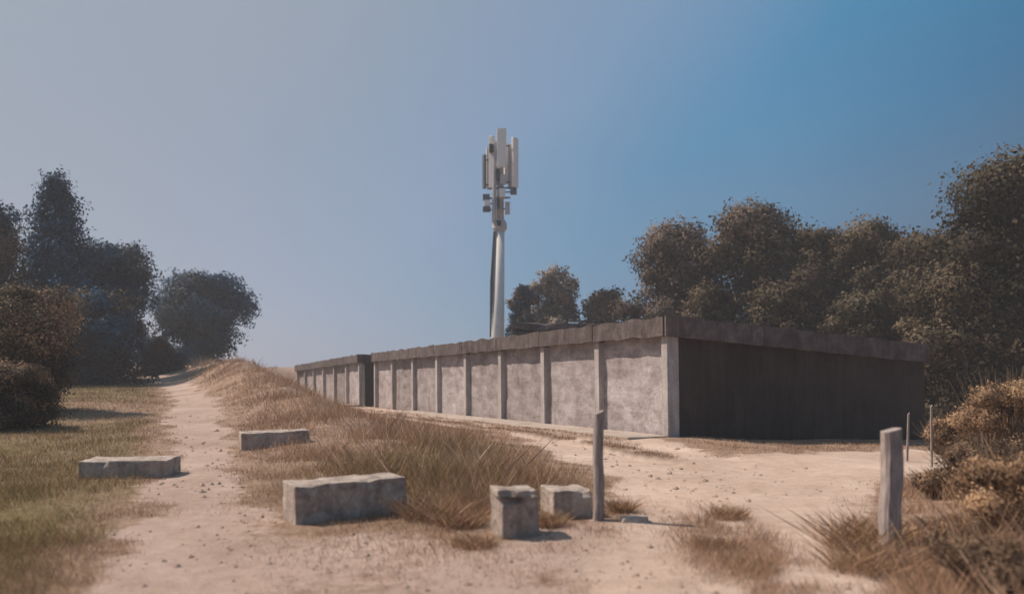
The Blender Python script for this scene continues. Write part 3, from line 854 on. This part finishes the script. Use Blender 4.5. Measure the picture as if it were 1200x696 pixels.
STRAW = [(0.50, 0.325, 0.215), (0.40, 0.25, 0.16), (0.60, 0.43, 0.31), (0.32, 0.195, 0.125), (0.25, 0.178, 0.075), (0.185, 0.136, 0.055), (0.29, 0.21, 0.10)]
N = 1200000
dist = np.exp(rng.uniform(np.log(3.2), np.log(75), N)); ang = rng.uniform(-0.85, 0.85, N)
x = np.tan(ang) * dist; y = dist
dirt, green, fore, left, right, road, path, island, strip, rutm = masks(x, y)
s, t = st(x, y)
inside = (s < 0.25) & (s > -DEPTH - 0.3) & (t > -0.1) & (t < 48.2)
apron = (s > 0.1) & (s < 1.35) & (t > -0.2) & (t < 19.3)
open_ = 1 - np.clip(np.maximum(road, path), 0, 1)
clump = 0.35 + 0.9 * vnoise(x * 1.6, y * 1.6, 31) * (0.4 + vnoise(x * 5, y * 5, 32))
p = open_ * clump * (1 - 0.66 * fore)
bare = sstep(0.32, 0.52, vnoise(x * 0.75, y * 0.75, 38) * 0.6 + vnoise(x * 2.2, y * 2.2, 39) * 0.4)
p = p * np.where(left > 0.5, 0.5 + 0.5 * bare, np.maximum(0.1 + 0.9 * bare, green))
p = np.maximum(p, np.maximum(0.75 * island, 1.6 * strip) * (dirt < 0.9))
p = p * np.where(dist > 45, 0.5, 1)
keep = (rng.random(N) < p) & ~inside & ~apron
x, y, dist = x[keep], y[keep], dist[keep]
green, fore, left, right, island, strip, t, s = [q[keep] for q in (green, fore, left, right, island, strip, t, s)]
n = len(x)
opn = -np.maximum(np.maximum(sdist(ROAD, x, y), sdist(PATH, x, y)), sdist(FORE, x, y))
hgt = 0.06 + (0.07 + 0.30 * vnoise(x * 0.9, y * 0.9, 33) ** 1.3) * sstep(0.0, 1.6, opn)
hgt = np.where(left > 0.4, 0.05 + 0.10 * vnoise(x * 0.8, y * 0.8, 34), hgt)
hgt = np.where((s > 9.0) & (left <= 0.4), np.minimum(hgt, 0.10), hgt)
hgt = np.where(right > 0.5, 0.12 + 0.34 * vnoise(x * 1.1, y * 1.1, 35) * sstep(0.2, 1.2, sdist(RIGHT, x, y)), hgt)
hgt = np.where(strip > 0.25, 0.12, hgt); hgt = np.where(island > 0.2, 0.05 + 0.10 * vnoise(x * 3, y * 3, 44), hgt)
hgt = np.where(fore > 0.5, 0.03 + 0.07 * vnoise(x * 2, y * 2, 37), hgt)
hgt = np.where(s < 0.0, np.minimum(hgt, 0.10), hgt)
hgt = hgt * np.where((s < 5.2) & (t > -6) & (left < 0.4), 0.62, 1.0)
hgt = hgt * rng.uniform(0.5, 1.25, n)
tall = (rng.random(n) < 0.045) & (opn > 0.25) & (left < 0.4) & (s > 2.5)
hgt = np.where(tall, hgt * 1.3 + rng.uniform(0.08, 0.3, n), hgt)
wid = np.clip(0.00052 * dist, 0.0028, 0.03) * rng.uniform(0.7, 1.4, n)
g_p = np.clip(green * 0.85 + 0.08, 0, 1)
wid = np.where(tall, wid * 0.65, wid)
isg = (rng.random(n) < g_p) & ~tall
dark_ = rng.random(n) < vnoise(x * 0.5, y * 0.5, 36)
idx = np.where(isg, rng.integers(4, 7, n), np.where(dark_, rng.choice([1, 3], n), rng.choice([0, 1, 2], n)))
idx = np.where(strip > 0.3, rng.choice([1, 3, 3, 5], n), idx)
for nm, sel in (("dry_grass", (left < 0.5) & (right < 0.5)), ("green_grass", left >= 0.5), ("verge_grass", (right >= 0.5) & (left < 0.5))):
    v, col = blades(x[sel], y[sel], hgt[sel], wid[sel], idx[sel], STRAW)
    tag(link(nm, np_mesh(nm, v, 4, col), M_grass), {"dry_grass": "dry straw grass on the bank between path and garages", "green_grass": "short olive grass left of the path", "verge_grass": "dry brown grass right of the track"}[nm], "grass", None, "stuff")

# weed tufts in the open sand
def weed(px, py, h, r, label, seed):
    cx_, cy_ = U(px, py)
    nb = 700
    a = rng.uniform(0, 6.28, nb); rr = r * np.sqrt(rng.random(nb))
    xs, ys = cx_ + rr * np.cos(a), cy_ + rr * np.sin(a)
    v, col = blades(xs, ys, h * rng.uniform(.4, 1.1, nb), np.full(nb, 0.006), rng.choice([0, 1, 3, 3, 4], nb), STRAW, 0.9)
    z = gz1(cx_, cy_)
    v = v - np.array([cx_, cy_, z])
    tag(link("weed_tuft", np_mesh("weed_tuft", v, 4, col), M_grass, None, (cx_, cy_, z)), label, "weeds", "weed tufts in the sandy track")
weed(852, 606, 0.15, 0.24, "largest dry weed tuft in the middle of the sandy track", 1)
weed(836, 640, 0.12, 0.2, "low reddish weed tuft nearer than the largest one", 2)
weed(728, 600, 0.17, 0.12, "small weed tuft at the foot of the thin dark post", 3)
weed(556, 640, 0.13, 0.2, "sparse dry weed tuft left of the broken block with the cap", 4)

weed(1012, 640, 0.34, 0.34, "tall dry grass tuft hugging the left side of the thick pale post", 5)
weed(1022, 668, 0.26, 0.34, "dry grass tuft in front of the thick pale post", 6)
weed(505, 606, 0.30, 0.34, "tall straw tuft right of the largest concrete block", 7)
weed(540, 616, 0.24, 0.24, "straw tuft between the largest block and the broken block", 8)
weed(640, 616, 0.17, 0.16, "short straw tuft between the two small blocks", 9)

# pebbles and clods on the dirt
N = 16000
dist = np.exp(rng.uniform(np.log(3.5), np.log(26), N)); ang = rng.uniform(-0.7, 0.7, N)
x = np.tan(ang) * dist; y = dist
m_ = masks(x, y)
s, t = st(x, y)
pp = np.clip(m_[0], 0, 1) * (0.15 + 1.1 * m_[2] * vnoise(x * 1.3, y * 1.3, 41) + 0.5 * (vnoise(x * 0.8, y * 0.8, 42) > 0.62))
kp = (rng.random(N) < pp) & (s > 1.4)
x, y, dist = x[kp], y[kp], dist[kp]
n = len(x)
ico = np.array([(1, 0, 0), (-1, 0, 0), (0, 1, 0), (0, -1, 0), (0, 0, 1), (0, 0, -1)], float)
tri = [(0, 2, 4), (2, 1, 4), (1, 3, 4), (3, 0, 4), (2, 0, 5), (1, 2, 5), (3, 1, 5), (0, 3, 5)]
r = rng.gamma(1.6, 0.007, n).clip(0.004, 0.045) * np.clip(dist / 8, 0.8, 1.6)
pv = ico[None] * r[:, None, None] * rng.uniform(0.6, 1.25, (n, 6, 1)); pv[:, :, 2] *= 0.6
pv += np.stack([x, y, gz(x, y) + r * 0.15], 1)[:, None]
tv = pv[:, np.array(tri).ravel()].reshape(-1, 3)
tag(link("pebbles", np_mesh("pebbles", tv, 3), M_pebble), "small pebbles and clods scattered over the sandy ground", "pebbles", None, "stuff")

# ------------------------------------------------------------------ summer haze in the air
bm = bmesh.new()
box(bm, -110, 110, -12, 120, -3.2, 27)
m = bpy.data.materials.new("air"); m.use_nodes = True
nt = m.node_tree; nt.nodes.clear()
vo = nt.nodes.new("ShaderNodeVolumePrincipled"); out = nt.nodes.new("ShaderNodeOutputMaterial")
vo.inputs["Color"].default_value = (0.87, 0.86, 0.88, 1)
vo.inputs["Density"].default_value = 0.0018
nt.links.new(vo.outputs[0], out.inputs["Volume"])
tag(bm_obj("haze", bm, m), "thin pale summer haze in the air", None, None, "stuff")
